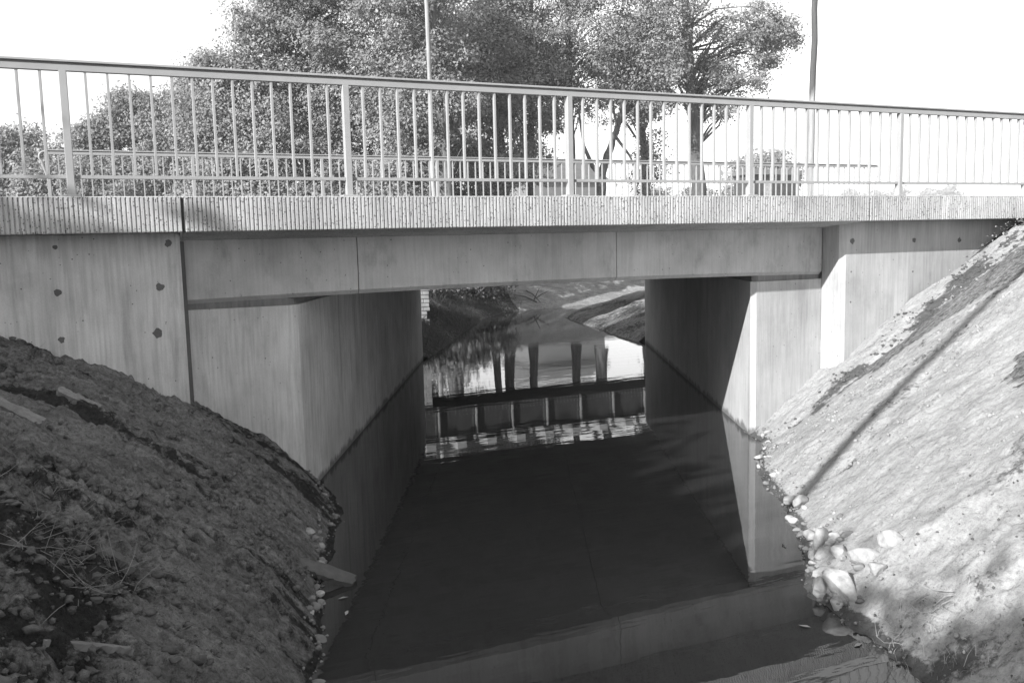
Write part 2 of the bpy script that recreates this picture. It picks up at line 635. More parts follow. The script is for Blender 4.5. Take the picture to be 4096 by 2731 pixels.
hum = np.where(left, .75, .55) + .35 * fbm(X * 1.2, Y * 1.2, 8, 4)
zz = Z - .1 * fbm(X * .7, Y * .7, 9, 2)
# right bank: weeds at the foot, a bare sand strip, upper slope painted dark for its shade
rightb = ~left
dj = dist + .25 * fbm(X * 1.1, Y * 1.1, 14, 3)
hum = np.where(rightb & (dj < 1.45), .47 + .3 * fbm(X * 2.2, Y * 2.2, 10, 4), hum)
hum = np.where(rightb & (dj >= 1.45) & (dj < 2.45), .0, hum)
hum = np.where(rightb & (dj >= 2.45), .85, hum)
hum = np.where(outer, .12 + .35 * fbm(X * 1.6, Y * 1.6, 12, 4), hum)
me = grid_mesh('far_ground', np.stack([X, Y, Z], -1))
set_attr(me, 'humus', hum)
tag(link('far_ground', me, FARSOIL), kind='structure')

# road across the bridge with a kerb along each edge
rp = np.array([[[x, y, 2.515 + .02 * y] for y in (.62, 4.5, 8.38)] for x in (-300, -20, 0, 8, 30, 400)])
tag(link('road', grid_mesh('road', rp), ASPH), kind='structure')

# ------------------------------------------------------------------ the concrete road bridge
BR = empty('road_bridge', (3.8, 4.5, 0), 'pale concrete road bridge with ribbed edge cap spanning the narrow stream', 'bridge')
FZ0, FZ1 = 2.30, 2.56

# wing walls, chamfered at the vertical edge next to the opening
wl = link('wing_wall', prism_me('wing_wall', [(-4.6, .30), (.375, .30), (.405, .33), (.405, .615), (-4.6, .615)], -.5, 2.298), CONC_W, BR)
tag(wl, 'shaded left wing wall with dark cement patches')
wr = link('wing_wall', prism_me('wing_wall', [(7.155, .30), (13, .30), (13, .615), (7.115, .615), (7.095, .345)], -.5, 2.298), CONC, BR)
tag(wr, 'sunlit right wing wall rising out of the sandy bank')


def patch(x, y, z, r, parent, seed):
    rr = random.Random(seed)
    bm = bmesh.new()
    n = 14
    ring = []
    for i in range(n):
        a = i / n * 2 * math.pi
        q = r * (.75 + .45 * rr.random())
        ring.append((x + q * math.cos(a), z + q * 1.05 * math.sin(a)))
    a = [bm.verts.new((p[0], y - .0035, p[1])) for p in ring]
    b = [bm.verts.new((x + (p[0] - x) * 1.12, y + .004, z + (p[1] - z) * 1.12)) for p in ring]
    bm.faces.new(a)
    for i in range(n):
        bm.faces.new((b[i], b[(i + 1) % n], a[(i + 1) % n], a[i]))
    bmesh.ops.recalc_face_normals(bm, faces=bm.faces[:])
    me = bpy.data.meshes.new('cement_patch')
    bm.to_mesh(me)
    bm.free()
    link('cement_patch', me, CONC_D, parent)


for i, (x, z, r) in enumerate([(-.46, 1.88, .024), (-.46, 1.53, .022), (.24, 1.89, .028), (.20, 1.54, .034), (-.45, 2.21, .017), (.32, 2.22, .024)]):
    patch(x, .30, z, r, wl, i)
for i, (x, z, r) in enumerate([(7.24, 2.09, .028), (8.16, 2.08, .026), (8.88, 2.07, .026), (7.23, 1.76, .008), (8.15, 1.73, .009), (7.23, 1.43, .009)]):
    patch(x, .30, z, r, wr, 20 + i)

# abutments: front face, chamfer, skewed inner wall along the stream
al = link('abutment', prism_me('abutment', [(-4.6, .622), (1.285, .622), (1.335, .665), (5.05, 8.75), (-4.6, 8.75)], -.6, 1.68), CONC_W, BR)
tag(al, 'shaded left abutment with tall streaked inner wall')
ar = link('abutment', prism_me('abutment', [(6.215, .622), (13, .622), (13, 8.72), (9.96, 8.72), (6.165, .665)], -.6, 1.68), CONC, BR)
tag(ar, 'right abutment, sunlit in front and dark inside')
# recessed mortar beds between abutments and deck
link('bearing_strip', prism_me('bearing_strip', [(.43, .64), (1.25, .64), (1.31, .69), (4.98, 8.6), (.43, 8.6)], 1.678, 1.80), CONC_O, BR)
link('bearing_strip', prism_me('bearing_strip', [(6.25, .64), (7.09, .64), (12.9, 8.6), (9.99, 8.6), (6.2, .69)], 1.678, 1.80), CONC_O, BR)

# edge beam in three lengths with slight camber and chamfered lower edge, slab behind it
J = [.43, 1.86, 4.46, 7.095]
for k in range(3):
    a, b = J[k] + (.004 if k else 0), J[k + 1] - (.004 if k < 2 else 0)
    xs = np.linspace(a, b, 14)
    sec = []
    for x in xs:
        cb = .035 * (1 - ((x - 3.8) / 3.35) ** 2)
        z0 = 1.735 + cb
        sec.append([(.60, 2.247), (.60, z0 + .03), (.64, z0 - .006), (.98, z0 + .01), (.98, 2.247)])
    V = [(x, y, z) for x, s_ in zip(xs, sec) for y, z in s_]
    Fq = []
    for i in range(len(xs) - 1):
        for j in range(5):
            q = (j + 1) % 5
            Fq.append((i * 5 + j, i * 5 + q, (i + 1) * 5 + q, (i + 1) * 5 + j))
    me = bpy.data.meshes.new('edge_beam')
    me.from_pydata(V, [], Fq + [tuple(range(5))[::-1], tuple(range(len(V) - 5, len(V)))])
    me.update()
    eb = link('edge_beam', me, CONC_B, BR)
    # slab behind, its underside rises 2 % to the far side
    a2, b2 = a + .002, b - .002
    sh = .452
    pts = []
    V = []
    for (y, z0, z1) in ((.984, 1.762, 2.44), (8.75, 1.925, 2.60)):
        dx = (y - .984) * sh
        x0 = a2 + (0 if k == 0 else dx)
        x1 = b2 + (3.6 if (k == 2 and y > 5) else (dx if k < 2 else 0))
        V += [(x0, y, z0), (x1, y, z0), (x1, y, z1), (x0, y, z1)]
    me = bpy.data.meshes.new('deck_slab')
    me.from_pydata(V, [], [(0, 1, 2, 3), (7, 6, 5, 4), (0, 4, 5, 1), (1, 5, 6, 2), (2, 6, 7, 3), (3, 7, 4, 0)])
    me.update()
    link('deck_slab', me, CONC_B, BR)


def fascia(x0, x1, y, zoff, face, label, canti):
    """ribbed edge cap: vertical ribs on the outer face"""
    pitch = .0308
    n = int((x1 - x0) / pitch)
    pitch = (x1 - x0) / n
    xs, dp = [], []
    for i in range(n):
        b = x0 + i * pitch
        j = random.uniform(-.0012, .0012)
        for fr, dd in ((.02, .012), (.14, .012), (.30, 0), (.84, 0)):
            xs.append(b + fr * pitch + j)
            dp.append(dd + random.uniform(-.0006, .0006))
    xs[0], xs[-1] = x0, x1
    xs, dp = np.array(xs), np.array(dp)
    m = len(xs)
    zz = [FZ0, FZ0 + .006, FZ1 - .016, FZ1 - .006, FZ1]
    dd = [.004, 0, 0, -.0, .008]
    rows = []
    for z, d in zip(zz, dd):
        k = 1 if z < FZ1 - .01 else 0
        yy = y + face * ((dp * k) + d + (0 if k else -.0005))
        rows.append(np.stack([xs, yy, np.full(m, z + zoff)], -1))
    back = [(.34, FZ1 + .006), (.34, 2.45), (.597, 2.45), (.597, 2.243), (.10, 2.296), (.02, FZ0 + .0)] if canti else [(.34, FZ1 + .006), (.34, FZ0 + .0005), (.02, FZ0 + .0005)]
    for by, bz in back:
        rows.append(np.stack([xs, np.full(m, y + face * by), np.full(m, bz + zoff)], -1))
    rows.append(rows[0])
    G = np.stack(rows[:-1], 0)
    r = len(G)
    idx = np.arange(r * m).reshape(r, m)
    Fs = []
    for i in range(r):
        a, b = idx[i], idx[(i + 1) % r]
        q = np.stack([a[:-1], a[1:], b[1:], b[:-1]], -1)
        Fs.append(q if face > 0 else q[:, ::-1])
    me = bpy.data.meshes.new('edge_cap')
    ends = [tuple(int(v) for v in idx[:, 0]), tuple(int(v) for v in idx[::-1, -1])]
    me.from_pydata(G.reshape(-1, 3).tolist(), [], [tuple(int(v) for v in f) for f in np.concatenate(Fs)] + ends)
    me.update()
    o = link('edge_cap', me, CONC_R, BR)
    tag(o, label)


fascia(-4.8, .408, 0, 0, 1, 'ribbed edge cap left of the dark joint', False)
fascia(.43, 7.163, 0, 0, 1, 'long middle length of ribbed edge cap', True)
fascia(7.183, 13.2, 0, 0, 1, 'ribbed edge cap right of the joint', False)
fascia(-4.8, 18, 9.05, .26, -1, 'edge cap along the far side of the bridge', False)

box('joint_strip', (.407, .565, -.4), (.448, .619, 2.235), CONC_D, BR)  # dark strip down the corner of wing wall and abutment
for jx in (.4085, 7.1635):
    box('joint_strip', (jx, .022, 2.303), (jx + .019, .33, 2.552), TARRED, BR)

# ------------------------------------------------------------------ railings
def railing(name, label, y, ztop, zbase, xs_posts, x0, x1, loops, face):
    T = empty(name, ((x0 + x1) / 2, y, zbase), label, 'railing')
    off = Vector(T.location)
    dz = ztop - 3.506
    zl = 2.70 + dz
    # handrail: flat bar, dark groove, overhanging cap strip
    V, Fq = [], []
    sec = [(-.024, 3.432), (-.024, 3.472), (.002, 3.474), (.002, 3.490), (-.036, 3.491), (-.036, 3.502), (-.028, 3.507),
           (.028, 3.507), (.036, 3.502), (.036, 3.491), (.006, 3.490), (.006, 3.474), (.024, 3.472), (.024, 3.432)]
    me = prism_me('handrail', [(y + a, b + dz) for a, b in sec], x0, x1, 'x')
    link('handrail', me, PAINT, T)
    post = box_me('post', (-.025, -.032, 0), (.025, .032, 3.430 + dz - zbase), .003)
    foot = box_me('base_plate', (-.06, -.055, 0), (.06, .055, .012), .002)
    sleeve = box_me('sleeve', (0, -.012, -.010), (.034, .012, .010), 0)
    bar = box_me('baluster', (-.009, -.015, 0), (.009, .015, 3.437 + dz - zl - .010), .0015)
    for i, px in enumerate(xs_posts):
        p = link('post', post, PAINT, T, (px, y, zbase))
        link('base_plate', foot, PAINT, p, (px, y, zbase - .002))
        link('sleeve', sleeve, PAINT_D, T, (px + .0255, y, zl))
        # lower rail and bars of the bay to the right
        nx = xs_posts[i + 1] if i + 1 < len(xs_posts) else None
        if nx is None: break
        box('lower_rail', (px + .058, y - .014, zl - .0125), (nx - .0255, y + .014, zl + .0125), PAINT, T, .002)
        for k in range(1, 14):
            bx = px + (nx - px) * k / 14
            link('baluster', bar, PAINT, T, (bx, y, zl + .0115))
    if loops:
        for sgn, ex in ((-1, x0), (1, x1)):
            zc = 3.478 + dz
            path = [(ex - sgn * .06, y, zc)]
            for k in range(9):
                a = k / 8 * math.radians(140)
                path.append((ex + sgn * .085 * math.sin(a), y, zc - .085 + .085 * math.cos(a)))
            path.append((ex - sgn * .09, y, zl + .03))
            V, Fq = tube(path, .017, 8)
            link('end_loop', np_mesh('end_loop', V, Fq, True), PAINT, T)
    return T


railing('steel_railing', 'near grey steel railing with upright bars on the ribbed edge cap', .10, 3.506, FZ1 + .004,
        [-.305 + 1.997 * i for i in range(-2, 7)], -4.6, 12.6, False, 1)
railing('steel_railing', 'far grey steel railing with looped ends seen behind the near bars', 8.92, 3.80, FZ1 + .27,
        [-1.0 + 2.172 * i for i in range(0, 9)], -1.03, 16.6, True, -1)

# ------------------------------------------------------------------ old riveted girder bridge upstream
GY = 12.0
GB = empty('girder_bridge', (9, GY + .8, 1.65), 'old riveted steel girder bridge mirrored in the water behind the culvert', 'bridge')
for gy_ in (GY, GY + 1.55):
    g = box('girder', (5.6, gy_, 1.65), (14.2, gy_ + .03, 2.33), STEEL, GB)
    box('flange', (5.6, gy_ - .10, 1.62), (14.2, gy_ + .13, 1.648), STEEL, g)
    box('flange', (5.6, gy_ - .10, 2.332), (14.2, gy_ + .13, 2.36), STEEL, g)
    if gy_ < GY + 1:
        for i in range(9):
            sx = 6.42 + .93 * i
            box('stiffener', (sx - .014, gy_ - .085, 1.65), (sx + .014, gy_ - .001, 2.330), STEEL_L, g)
        parts, pr = [], []
        for i in range(9):
            for k in range(7):
                pr.append((6.42 + .93 * i - .07, 1.73 + .09 * k))
        for k in range(92):
            pr.append((5.65 + k * .092, 1.70))
        for (rx, rz) in pr:
            V = np.array([[rx, gy_ - .018, rz], [rx - .018, gy_ + .002, rz - .018], [rx + .018, gy_ + .002, rz - .018], [rx + .018, gy_ + .002, rz + .018], [rx - .018, gy_ + .002, rz + .018]])
            Fq = np.array([[0, 1, 2], [0, 2, 3], [0, 3, 4], [0, 4, 1]])
            parts.append((V, Fq))
        V, Fq = join(parts)
        tag(link('rivets', np_mesh('rivets', V, Fq), STEEL_L, g), kind='stuff')
box('soffit_plate', (5.6, GY + .04, 1.66), (14.2, GY + 1.54, 1.68), STEEL, GB)
slp = box_me('sleeper', (-.12, 0, 0), (.12, 2.1, .20), .008)
for i in range(11):
    link('sleeper', slp, TIMBER, GB, (5.39 + .753 * i, GY - .25, 2.362))
box('rail', (5.0, GY + .25, 2.565), (15, GY + .32, 2.70), STEEL, GB)
box('rail', (5.0, GY + 1.3, 2.565), (15, GY + 1.37, 2.70), STEEL, GB)
ba = box('brick_abutment', (5.0, GY + .025, -.4), (6.255, GY + 2.0, 1.60), MORTAR, GB)
tag(ba, 'broken pale brick abutment at the left')
bk = box_me('brick', (0, 0, 0), (.262, .10, .080), .006)
hf = box_me('brick', (0, 0, 0), (.125, .10, .080), .006)
for r in range(20):
    z = -.16 + r * .0915
    x = 6.30
    lst = [hf, bk, bk, bk] if r % 2 else [bk, bk, bk, hf]
    x += random.uniform(-.02, .004)
    if 7 <= r <= 8: x -= .06
    for b_ in lst:
        wd = .262 if b_ is bk else .125
        x -= wd
        link('brick', b_, BRICK, ba, (x, GY + random.uniform(-.006, .006), z))
        x -= .011
bs = box_me('brick', (0, 0, 0), (.10, .262, .080), .006)
for r in range(20):
    for c in range(7):
        link('brick', bs, BRICK, ba, (6.165 + random.uniform(-.004, .004), GY + .13 + c * .273 + (.13 if r % 2 else 0), -.16 + r * .0915))

# ------------------------------------------------------------------ trees
def leaves(C, size, rng, flat=.55, out=None):
    n = len(C)
    nn = rng.normal(size=(n, 3)) * .5 + np.array([-.36, -.28, .50])      # blades turn towards the light and out of their spray
    if out is not None:
        nn = nn + .65 * out
    nn /= np.linalg.norm(nn, axis=1)[:, None]
    a = np.cross(nn, rng.normal(size=(n, 3)))
    a /= np.linalg.norm(a, axis=1)[:, None]
    b = np.cross(nn, a)
    s = (size * rng.uniform(.45, 1.5, n))[:, None]
    V = np.stack([C - a * s, C + b * s * flat, C + a * s, C - b * s * flat], 1).reshape(-1, 3)
    Fq = np.arange(n * 4).reshape(n, 4)
    return V, Fq


def tree(label, trunk, rad, lobes, leaf=.047, per=140, sig=.27, mat=None, bark=None, group=None, forks=(), name='tree', seed=1, twigs=.35, cat='tree', droop=0.):
    rng = np.random.default_rng(seed)
    mat = mat or LEAF
    fine = 1.15 if leaf < .08 else 1.0
    many = 1.7 if leaf < .08 else 1.0
    N = []
    bark = bark or BARK
    T = empty(name, trunk[0], label, cat, group)
    tr = np.asarray(trunk, float)
    # smooth trunk path with a little wander
    t = np.linspace(0, len(tr) - 1, 4 * len(tr))
    path = np.stack([np.interp(t, range(len(tr)), tr[:, i]) for i in range(3)], -1)
    path[1:, :2] += rng.normal(size=(len(path) - 1, 2)) * rad * .10
    rr = rad * np.linspace(1, .32, len(path))
    rr[0] *= 1.25
    parts = [tube(path, rr, 10)]
    for fp, fr in forks:
        fp = np.asarray(fp, float)
        t2 = np.linspace(0, len(fp) - 1, 4 * len(fp))
        pp = np.stack([np.interp(t2, range(len(fp)), fp[:, i]) for i in range(3)], -1)
        parts.append(tube(pp, fr * np.linspace(1, .35, len(pp)), 9))
    L = []
    for (cx, cy, cz, rx, ry, rz, nc) in lobes:
        nc = int(nc * many)
        d = rng.normal(size=(nc, 3))
        d /= np.linalg.norm(d, axis=1)[:, None]
        r = rng.uniform(0, 1, nc) ** .42
        r = np.where(rng.uniform(0, 1, nc) < .12, r * rng.uniform(1.0, 1.35, nc), r)
        c = np.array([cx, cy, cz]) + d * r[:, None] * np.array([rx, ry, rz])
        for q in c:
            k = int(per * fine * rng.uniform(.5, 1.4))
            g = rng.normal(size=(k, 3)) * sig * rng.uniform(.6, 1.25) * np.array([1, 1, .62])
            g[:, 2] -= droop * np.hypot(g[:, 0], g[:, 1])
            L.append(q + g)
            N.append(g / (np.linalg.norm(g, axis=1)[:, None] + 1e-6))
            if rng.uniform() < twigs:
                ok_ = np.nonzero(path[:, 2] < q[2] + .2)[0]
                if len(ok_) < 2: continue
                i = ok_[-1 - int(rng.integers(0, max(1, len(ok_) // 3)))]
                if np.linalg.norm(path[i] - q) > 3.2: continue
                o_ = path[i]
                mid = (o_ + q) / 2 + np.array([0, 0, .25]) + rng.normal(size=3) * .15
                parts.append(tube([o_, mid, q], [rad * .16, rad * .10, .012], 5))
    V, Fq = join(parts)
    link('trunk', np_mesh('trunk', V, Fq, True), bark, T)
    V, Fq = leaves(np.concatenate(L), leaf, rng, .55, np.concatenate(N))
    link('crown', np_mesh('crown', V, Fq), mat, T)
    return T


GZ = 1.55
# big spreading crown at the left, behind the bridge
tree('large broad tree with dense crown rising out of the top left of the frame', [(5.8, 21.4, GZ), (5.7, 21.5, 5), (5.9, 21.6, 9), (5.8, 21.5, 12.5)], .26,
     [(6.3, 21.4, 8.8, 2.6, 2.4, 3.4, 170), (3.5, 22.2, 6.5, 1.2, 1.4, 1.2, 46), (3.6, 22.0, 7.6, 1.1, 1.1, .8, 30), (2.9, 22.3, 7.5, .8, .8, .6, 20), (2.6, 22.4, 6.2, 1.0, 1.0, 1.0, 30), (4.6, 21.8, 8.9, .9, .9, .8, 22), (3.1, 22.4, 4.3, 1.5, 1.3, 1.7, 60), (4.6, 21.9, 6.2, 1.9, 2.2, 2.0, 90), (7.4, 20.9, 6.2, 2.0, 2.2, 2.6, 110), (5.6, 21.2, 4.0, 3.0, 1.8, 1.8, 110), (6.4, 21.3, 12, 3.4, 3.0, 2.6, 60)], seed=3, per=170)
tree('tree with thin grey trunk left of the utility pole among dense foliage', [(8.7, 17.2, GZ), (8.75, 17.2, 4), (8.5, 17.4, 8), (8.6, 17.4, 11)], .17,
     [(8.3, 18.4, 6.6, 1.9, 1.8, 2.3, 90), (8.2, 18.2, 9.6, 2.0, 2.0, 1.8, 60), (7.6, 18.8, 3.6, 1.8, 1.5, 1.3, 70)], seed=4, per=150)
tree('tree right of the utility pole with crown over the railing', [(13.0, 22.8, GZ), (12.9, 22.8, 5), (12.6, 23, 9), (12.6, 23, 13)], .2,
     [(11.4, 22.6, 7.8, 2.5, 2.0, 3.0, 130), (13.3, 22.2, 9.2, 2.4, 2.0, 2.6, 110), (11.2, 22.6, 4.6, 2.0, 1.4, 1.4, 60), (12.4, 22.6, 12.2, 3, 2.4, 2.0, 50)], seed=5, per=150)
tree('slim dark trunked tree between the pole and the forked tree', [(13.4, 21.6, GZ), (13.45, 21.6, 5), (13.7, 21.8, 8), (13.7, 21.8, 11)], .16,
     [(13.6, 21.8, 7.2, 1.7, 1.6, 1.9, 70), (13.1, 21.6, 4.9, 1.2, 1.2, .9, 28)], seed=6, per=140)
tree('slim leaning tree just right of the slim utility pole', [(10.6, 21.6, GZ), (10.5, 21.6, 4), (10.2, 21.7, 7.5), (10.2, 21.7, 10)], .12,
     [(10.0, 21.7, 8.6, 1.5, 1.4, 1.7, 60), (10.4, 21.5, 5.4, 1.0, 1.0, .9, 24)], seed=31, per=130)
tree('slim twin to the leaning tree among the central trunks', [(11.7, 21.1, GZ), (11.85, 21.1, 4), (12.0, 21.2, 8), (12.0, 21.2, 10)], .14,
     [(12.0, 21.2, 8.4, 1.5, 1.3, 1.6, 56), (11.6, 21.0, 4.6, 1.2, 1.0, .8, 24)], seed=32, per=130)
tree('straight dark trunk directly behind the third railing post', [(14.78, 20.87, GZ), (14.76, 20.9, 4), (14.7, 20.9, 8), (14.6, 20.9, 12)], .17,
     [(15.4, 21.0, 8.9, 2.1, 1.8, 2.2, 75), (14.9, 20.9, 11.6, 2.3, 2.0, 1.5, 40)], seed=7, per=130)
tree('forked dark tree leaning to the right behind the railing', [(15.1, 19.6, GZ), (15.14, 19.6, 3.7), (15.25, 19.65, 4.5), (15.6, 19.6, 5.4), (15.95, 19.57, 6.3), (16.2, 19.6, 8.4)], .21,
     [(16.7, 19.8, 8.4, 1.9, 1.6, 1.6, 60), (17.6, 19.8, 10.2, 1.8, 1.4, 1.4, 44), (17.4, 19.7, 6.9, 1.1, 1.0, .7, 14)], forks=[([(15.2, 19.62, 4.35), (14.95, 19.8, 4.7), (14.72, 19.98, 5.4), (14.6, 20.1, 6.6)], .10),
     ([(15.75, 19.6, 5.7), (16.3, 19.5, 5.0), (16.55, 19.5, 4.2)], .06)], seed=8, per=120, bark=BARK)
tree('pale leafy trunk between the forked tree and the tall right hand tree', [(19.94, 24.12, GZ), (19.95, 24.2, 4), (19.9, 24.4, 7), (19.9, 24.7, 11)], .24,
     [(19.6, 24.3, 9.0, 2.0, 1.6, 1.6, 60), (19.9, 23.9, 5.0, .7, .6, 2.0, 22), (18.6, 24.2, 7.6, 1.4, 1.2, .9, 22)], seed=9, per=110, bark=BARK_L)
tree('tall right hand tree with thick dark trunk and open ragged crown', [(19.5, 19.9, GZ), (19.5, 20.0, 4), (19.45, 20.3, 7), (19.42, 20.7, 10.8), (19.4, 20.8, 14)], .33,
     [(19.2, 21.3, 8.9, 1.9, 1.2, 2.0, 50), (21.3, 19.7, 9.6, 1.9, 1.4, 1.0, 46), (20.9, 19.8, 7.9, 1.3, 1.0, .7, 24), (22.5, 19.3, 9.6, 1.0, .9, .6, 22), (20.3, 19.9, 6.9, .9, .9, .6, 11),
      (22.0, 19.4, 8.5, .6, .6, .25, 8), (19.6, 20.4, 12.4, 3.0, 2.4, 1.4, 60)], seed=10, per=110, sig=.22)
# low feathery trees at the far left
tree('low feathery tree with drooping branch tips behind the left railing', [(.6, 26.2, GZ), (.6, 26.2, 3.5), (.7, 26.3, 5.6)], .14,
     [(1.9, 25.8, 6.6, 1.0, .8, .9, 40), (1.0, 26.0, 4.6, 1.7, 1.4, 1.5, 80), (-.6, 26.8, 4.6, 1.2, 1.0, 1.3, 46), (2.2, 25.4, 5.2, 1.6, 1.2, 1.7, 60), (-.7, 26.9, 6.1, .8, .5, .45, 22), (.7, 26.6, 7.2, 1.0, .7, .5, 28), (1.4, 26.2, 6.6, 1.3, .8, 1.0, 50), (-.1, 26.7, 6.5, .9, .6, .6, 28), (2.4, 25.4, 7.2, .9, .8, .7, 30), (1.0, 26.0, 2.8, 2.4, 1.2, 1.2, 70)],
     seed=11, per=150, leaf=.045, sig=.24, mat=LEAF_P, droop=.25)
tree('round low bush tree at the left edge of the frame', [(-3.6, 32.3, GZ), (-3.6, 32.3, 4)], .15,
     [(-3.8, 32.4, 4.6, 1.7, 1.4, 1.8, 90), (-2.2, 31.6, 3.8, 1.4, 1.2, 1.3, 60), (-5.4, 33.2, 4.4, 1.6, 1.2, 1.6, 50), (-3.2, 32.2, 6.3, .6, .5, .4, 10), (-.9, 30.8, 3.6, 1.2, 1.0, 1.2, 40), (-2.0, 29.5, 5.0, 1.5, 1.0, 1.6, 55), (-3.4, 31.8, 6.3, 1.2, .9, .8, 30), (-4.6, 32.6, 6.0, 1.2, .9, .9, 30)],
     seed=12, per=140, leaf=.06, mat=LEAF, name='bush', cat='bush')
tree('dense undergrowth bush below the large left tree', [(3.6, 22.6, GZ), (3.6, 22.6, 2.6)], .08,
     [(3.2, 22.6, 3.2, 1.7, 1.2, 1.3, 80), (5.6, 21.2, 2.8, 1.9, 1.1, 1.2, 80), (7.9, 19.6, 2.7, 1.2, 1.0, 1.0, 50)], seed=13, per=140, mat=LEAF_D, name='bush', cat='bush')

# trees standing behind the photographer: they shade the left bank and dapple the right one
tree('dense tree on the left bank behind the photographer', [(-9.2, -5.0, 2.3), (-9.2, -5.0, 4), (-9.1, -4.9, 5.6)], .22,
     [(-9.0, -2.3, 4.9, 1.3, 1.2, 1.25, 170), (-9.0, -4.0, 4.95, 1.3, 1.25, 1.3, 190), (-9.0, -5.7, 4.65, 1.3, 1.25, 1.25, 180), (-9.0, -7.3, 4.5, 1.3, 1.2, 1.15, 170), (-9.2, -4.9, 3.6, 1.4, 3.0, .9, 140)], seed=20, per=120, leaf=.13, sig=.36)
tree('thin young tree farther back behind the photographer', [(-6.4, -9.0, 2.3), (-6.4, -9.0, 4), (-6.3, -8.9, 5.4)], .06,
     [(-6.3, -8.8, 4.9, .9, 1.0, .7, 9)], seed=21, per=60, leaf=.09, sig=.35)
T = empty('leaning_trunk', (-3.93, -4.59, 2.3), 'bare leaning trunk left of the photographer whose shadow climbs the right bank', 'trunk')
V, Fq = tube([(-3.96, -4.54, 2.1), (-3.66, -5.02, 4.15), (-3.43, -5.38, 5.66), (-3.08, -5.93, 7.97)], [.07, .062, .06, .055], 10)
link('stem', np_mesh('stem', V, Fq, True), BARK, T)

# ------------------------------------------------------------------ utility poles
def pole(label, x, y, r, h, lean, strut):
    T = empty('utility_pole', (x, y, GZ), label, 'pole', 'utility poles beyond the bridge')
    z = np.linspace(GZ - .3, GZ + h, 12)
    wob = np.random.default_rng(int(x * 10)).normal(size=(12, 2)) * .012
    V, Fq = tube(np.stack([x + lean * (z - GZ) + wob[:, 0], y + wob[:, 1], z], -1), np.linspace(r, r * .72, 12), 12)
    link('shaft', np_mesh('shaft', V, Fq, True), POLE2 if strut else POLEW, T)
    if strut:
        V, Fq = tube([(x + .42, y - .1, GZ - .2), (x + .16, y - .05, GZ + 1.9)], [r * .8, r * .7], 10)
        link('base_strut', np_mesh('base_strut', V, Fq, True), POLEW, T)
    m = box_me('crossarm', (x + lean * h - .7, y - .05, GZ + h - .6), (x + lean * h + .7, y + .05, GZ + h - .5), .01)
    link('crossarm', m, POLEW, T)
    return T


pole('slim wooden utility pole in front of the dense tree crowns', 7.93, 16.16, .068, 11, -.006, False)
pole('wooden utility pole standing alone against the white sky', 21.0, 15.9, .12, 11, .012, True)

# ------------------------------------------------------------------ farm buildings and far trees
BA = empty('barn', (28.3, 45, GZ), 'plain grey barn showing low between the tree trunks', 'barn')
link('wall', box_me('wall', (24.4, 44.6, GZ - .2), (29.6, 50, 6.2)), PLASTER, BA)
link('roof', prism_me('roof', [(44.2, 6.15), (47.3, 7.7), (50.4, 6.15)], 24.1, 29.9, 'x'), ROOFM, BA)
link('door', box_me('door', (26.6, 44.55, GZ), (28.4, 44.6, 4.6)), TARRED, BA)
SH = empty('shed', (42, 43, GZ), 'dark boarded shed low behind the right hand railing', 'shed')
link('wall', box_me('wall', (40.1, 42.6, GZ - .2), (44.6, 44.2, 6.5)), TARRED, SH)
link('roof', prism_me('roof', [(42.3, 6.45), (43.4, 6.9), (44.5, 6.45)], 39.8, 44.9, 'x'), ROOFM, SH)
link('door', box_me('door', (41.4, 42.55, GZ), (42.1, 42.6, 5.9)), STONE, SH)
tree('round pale tree behind the dark shed', [(51, 54, GZ), (51, 54, 6)], .3, [(51, 54, 7.0, 2.9, 2.2, 2.4, 120)], seed=30, per=70, leaf=.2, sig=.55, mat=LEAF_P)
ORD = ['first', 'second', 'third', 'fourth', 'fifth', 'last']
for i, (x, y, h, w) in enumerate([(330, 344, 23.5, 4.5), (344, 337, 26, 5.5), (355, 332, 24.5, 5), (367, 327, 27, 8), (381, 321, 26.5, 6.5), (391, 317, 25.5, 6.5)]):
    tree(ORD[i] + ' from the left of six hazy far trees on the right horizon', [(x, y, GZ), (x, y, h * .6)], .4, [(x, y, h * .58, w, w, h * .42, 60)], seed=40 + i, per=40, leaf=1.1, sig=1.6,
         group='far trees on the horizon', name='far_tree', twigs=0)
rng = np.random.default_rng(5)
n = 9000
t = rng.uniform(0, 1, n)
C = np.stack([66 + 14 * t + rng.normal(size=n) * .8, 97 - 6.3 * t + rng.normal(size=n) * 1.2, GZ + rng.uniform(0, 1, n) ** .8 * (6.6 + 1.2 * np.sin(t * 17))], -1)
V, Fq = leaves(C, .32, rng)
tag(link('hedgerow', np_mesh('hedgerow', V, Fq), LEAF_D), 'pale grey hedgerow far behind the right hand tree trunk', 'hedge')

# ------------------------------------------------------------------ far bank grass
def blades(name, base, h, w, rng, mat, lean=.5):
    n = len(base)
    a = rng.uniform(0, 2 * math.pi, n)
    hh = h * rng.uniform(.5, 1.3, n)
    ln = rng.normal(size=(n, 2)) * lean
    side = np.stack([np.cos(a), np.sin(a), np.zeros(n)], -1) * w
    m1 = base + np.stack([ln[:, 0] * hh * .35, ln[:, 1] * hh * .35, hh * .6], -1)
    tip = base + np.stack([ln[:, 0] * hh, ln[:, 1] * hh, hh], -1)
    V = np.stack([base - side, base + side, m1 + side * .7, m1 - side * .7, tip + side * .1, tip - side * .1], 1).reshape(-1, 3)
    k = np.arange(n)[:, None] * 6
    Fq = np.concatenate([k + np.array([[0, 1, 2, 3]]), k + np.array([[3, 2, 4, 5]])])
    return link(name, np_mesh(name, V, Fq), mat)


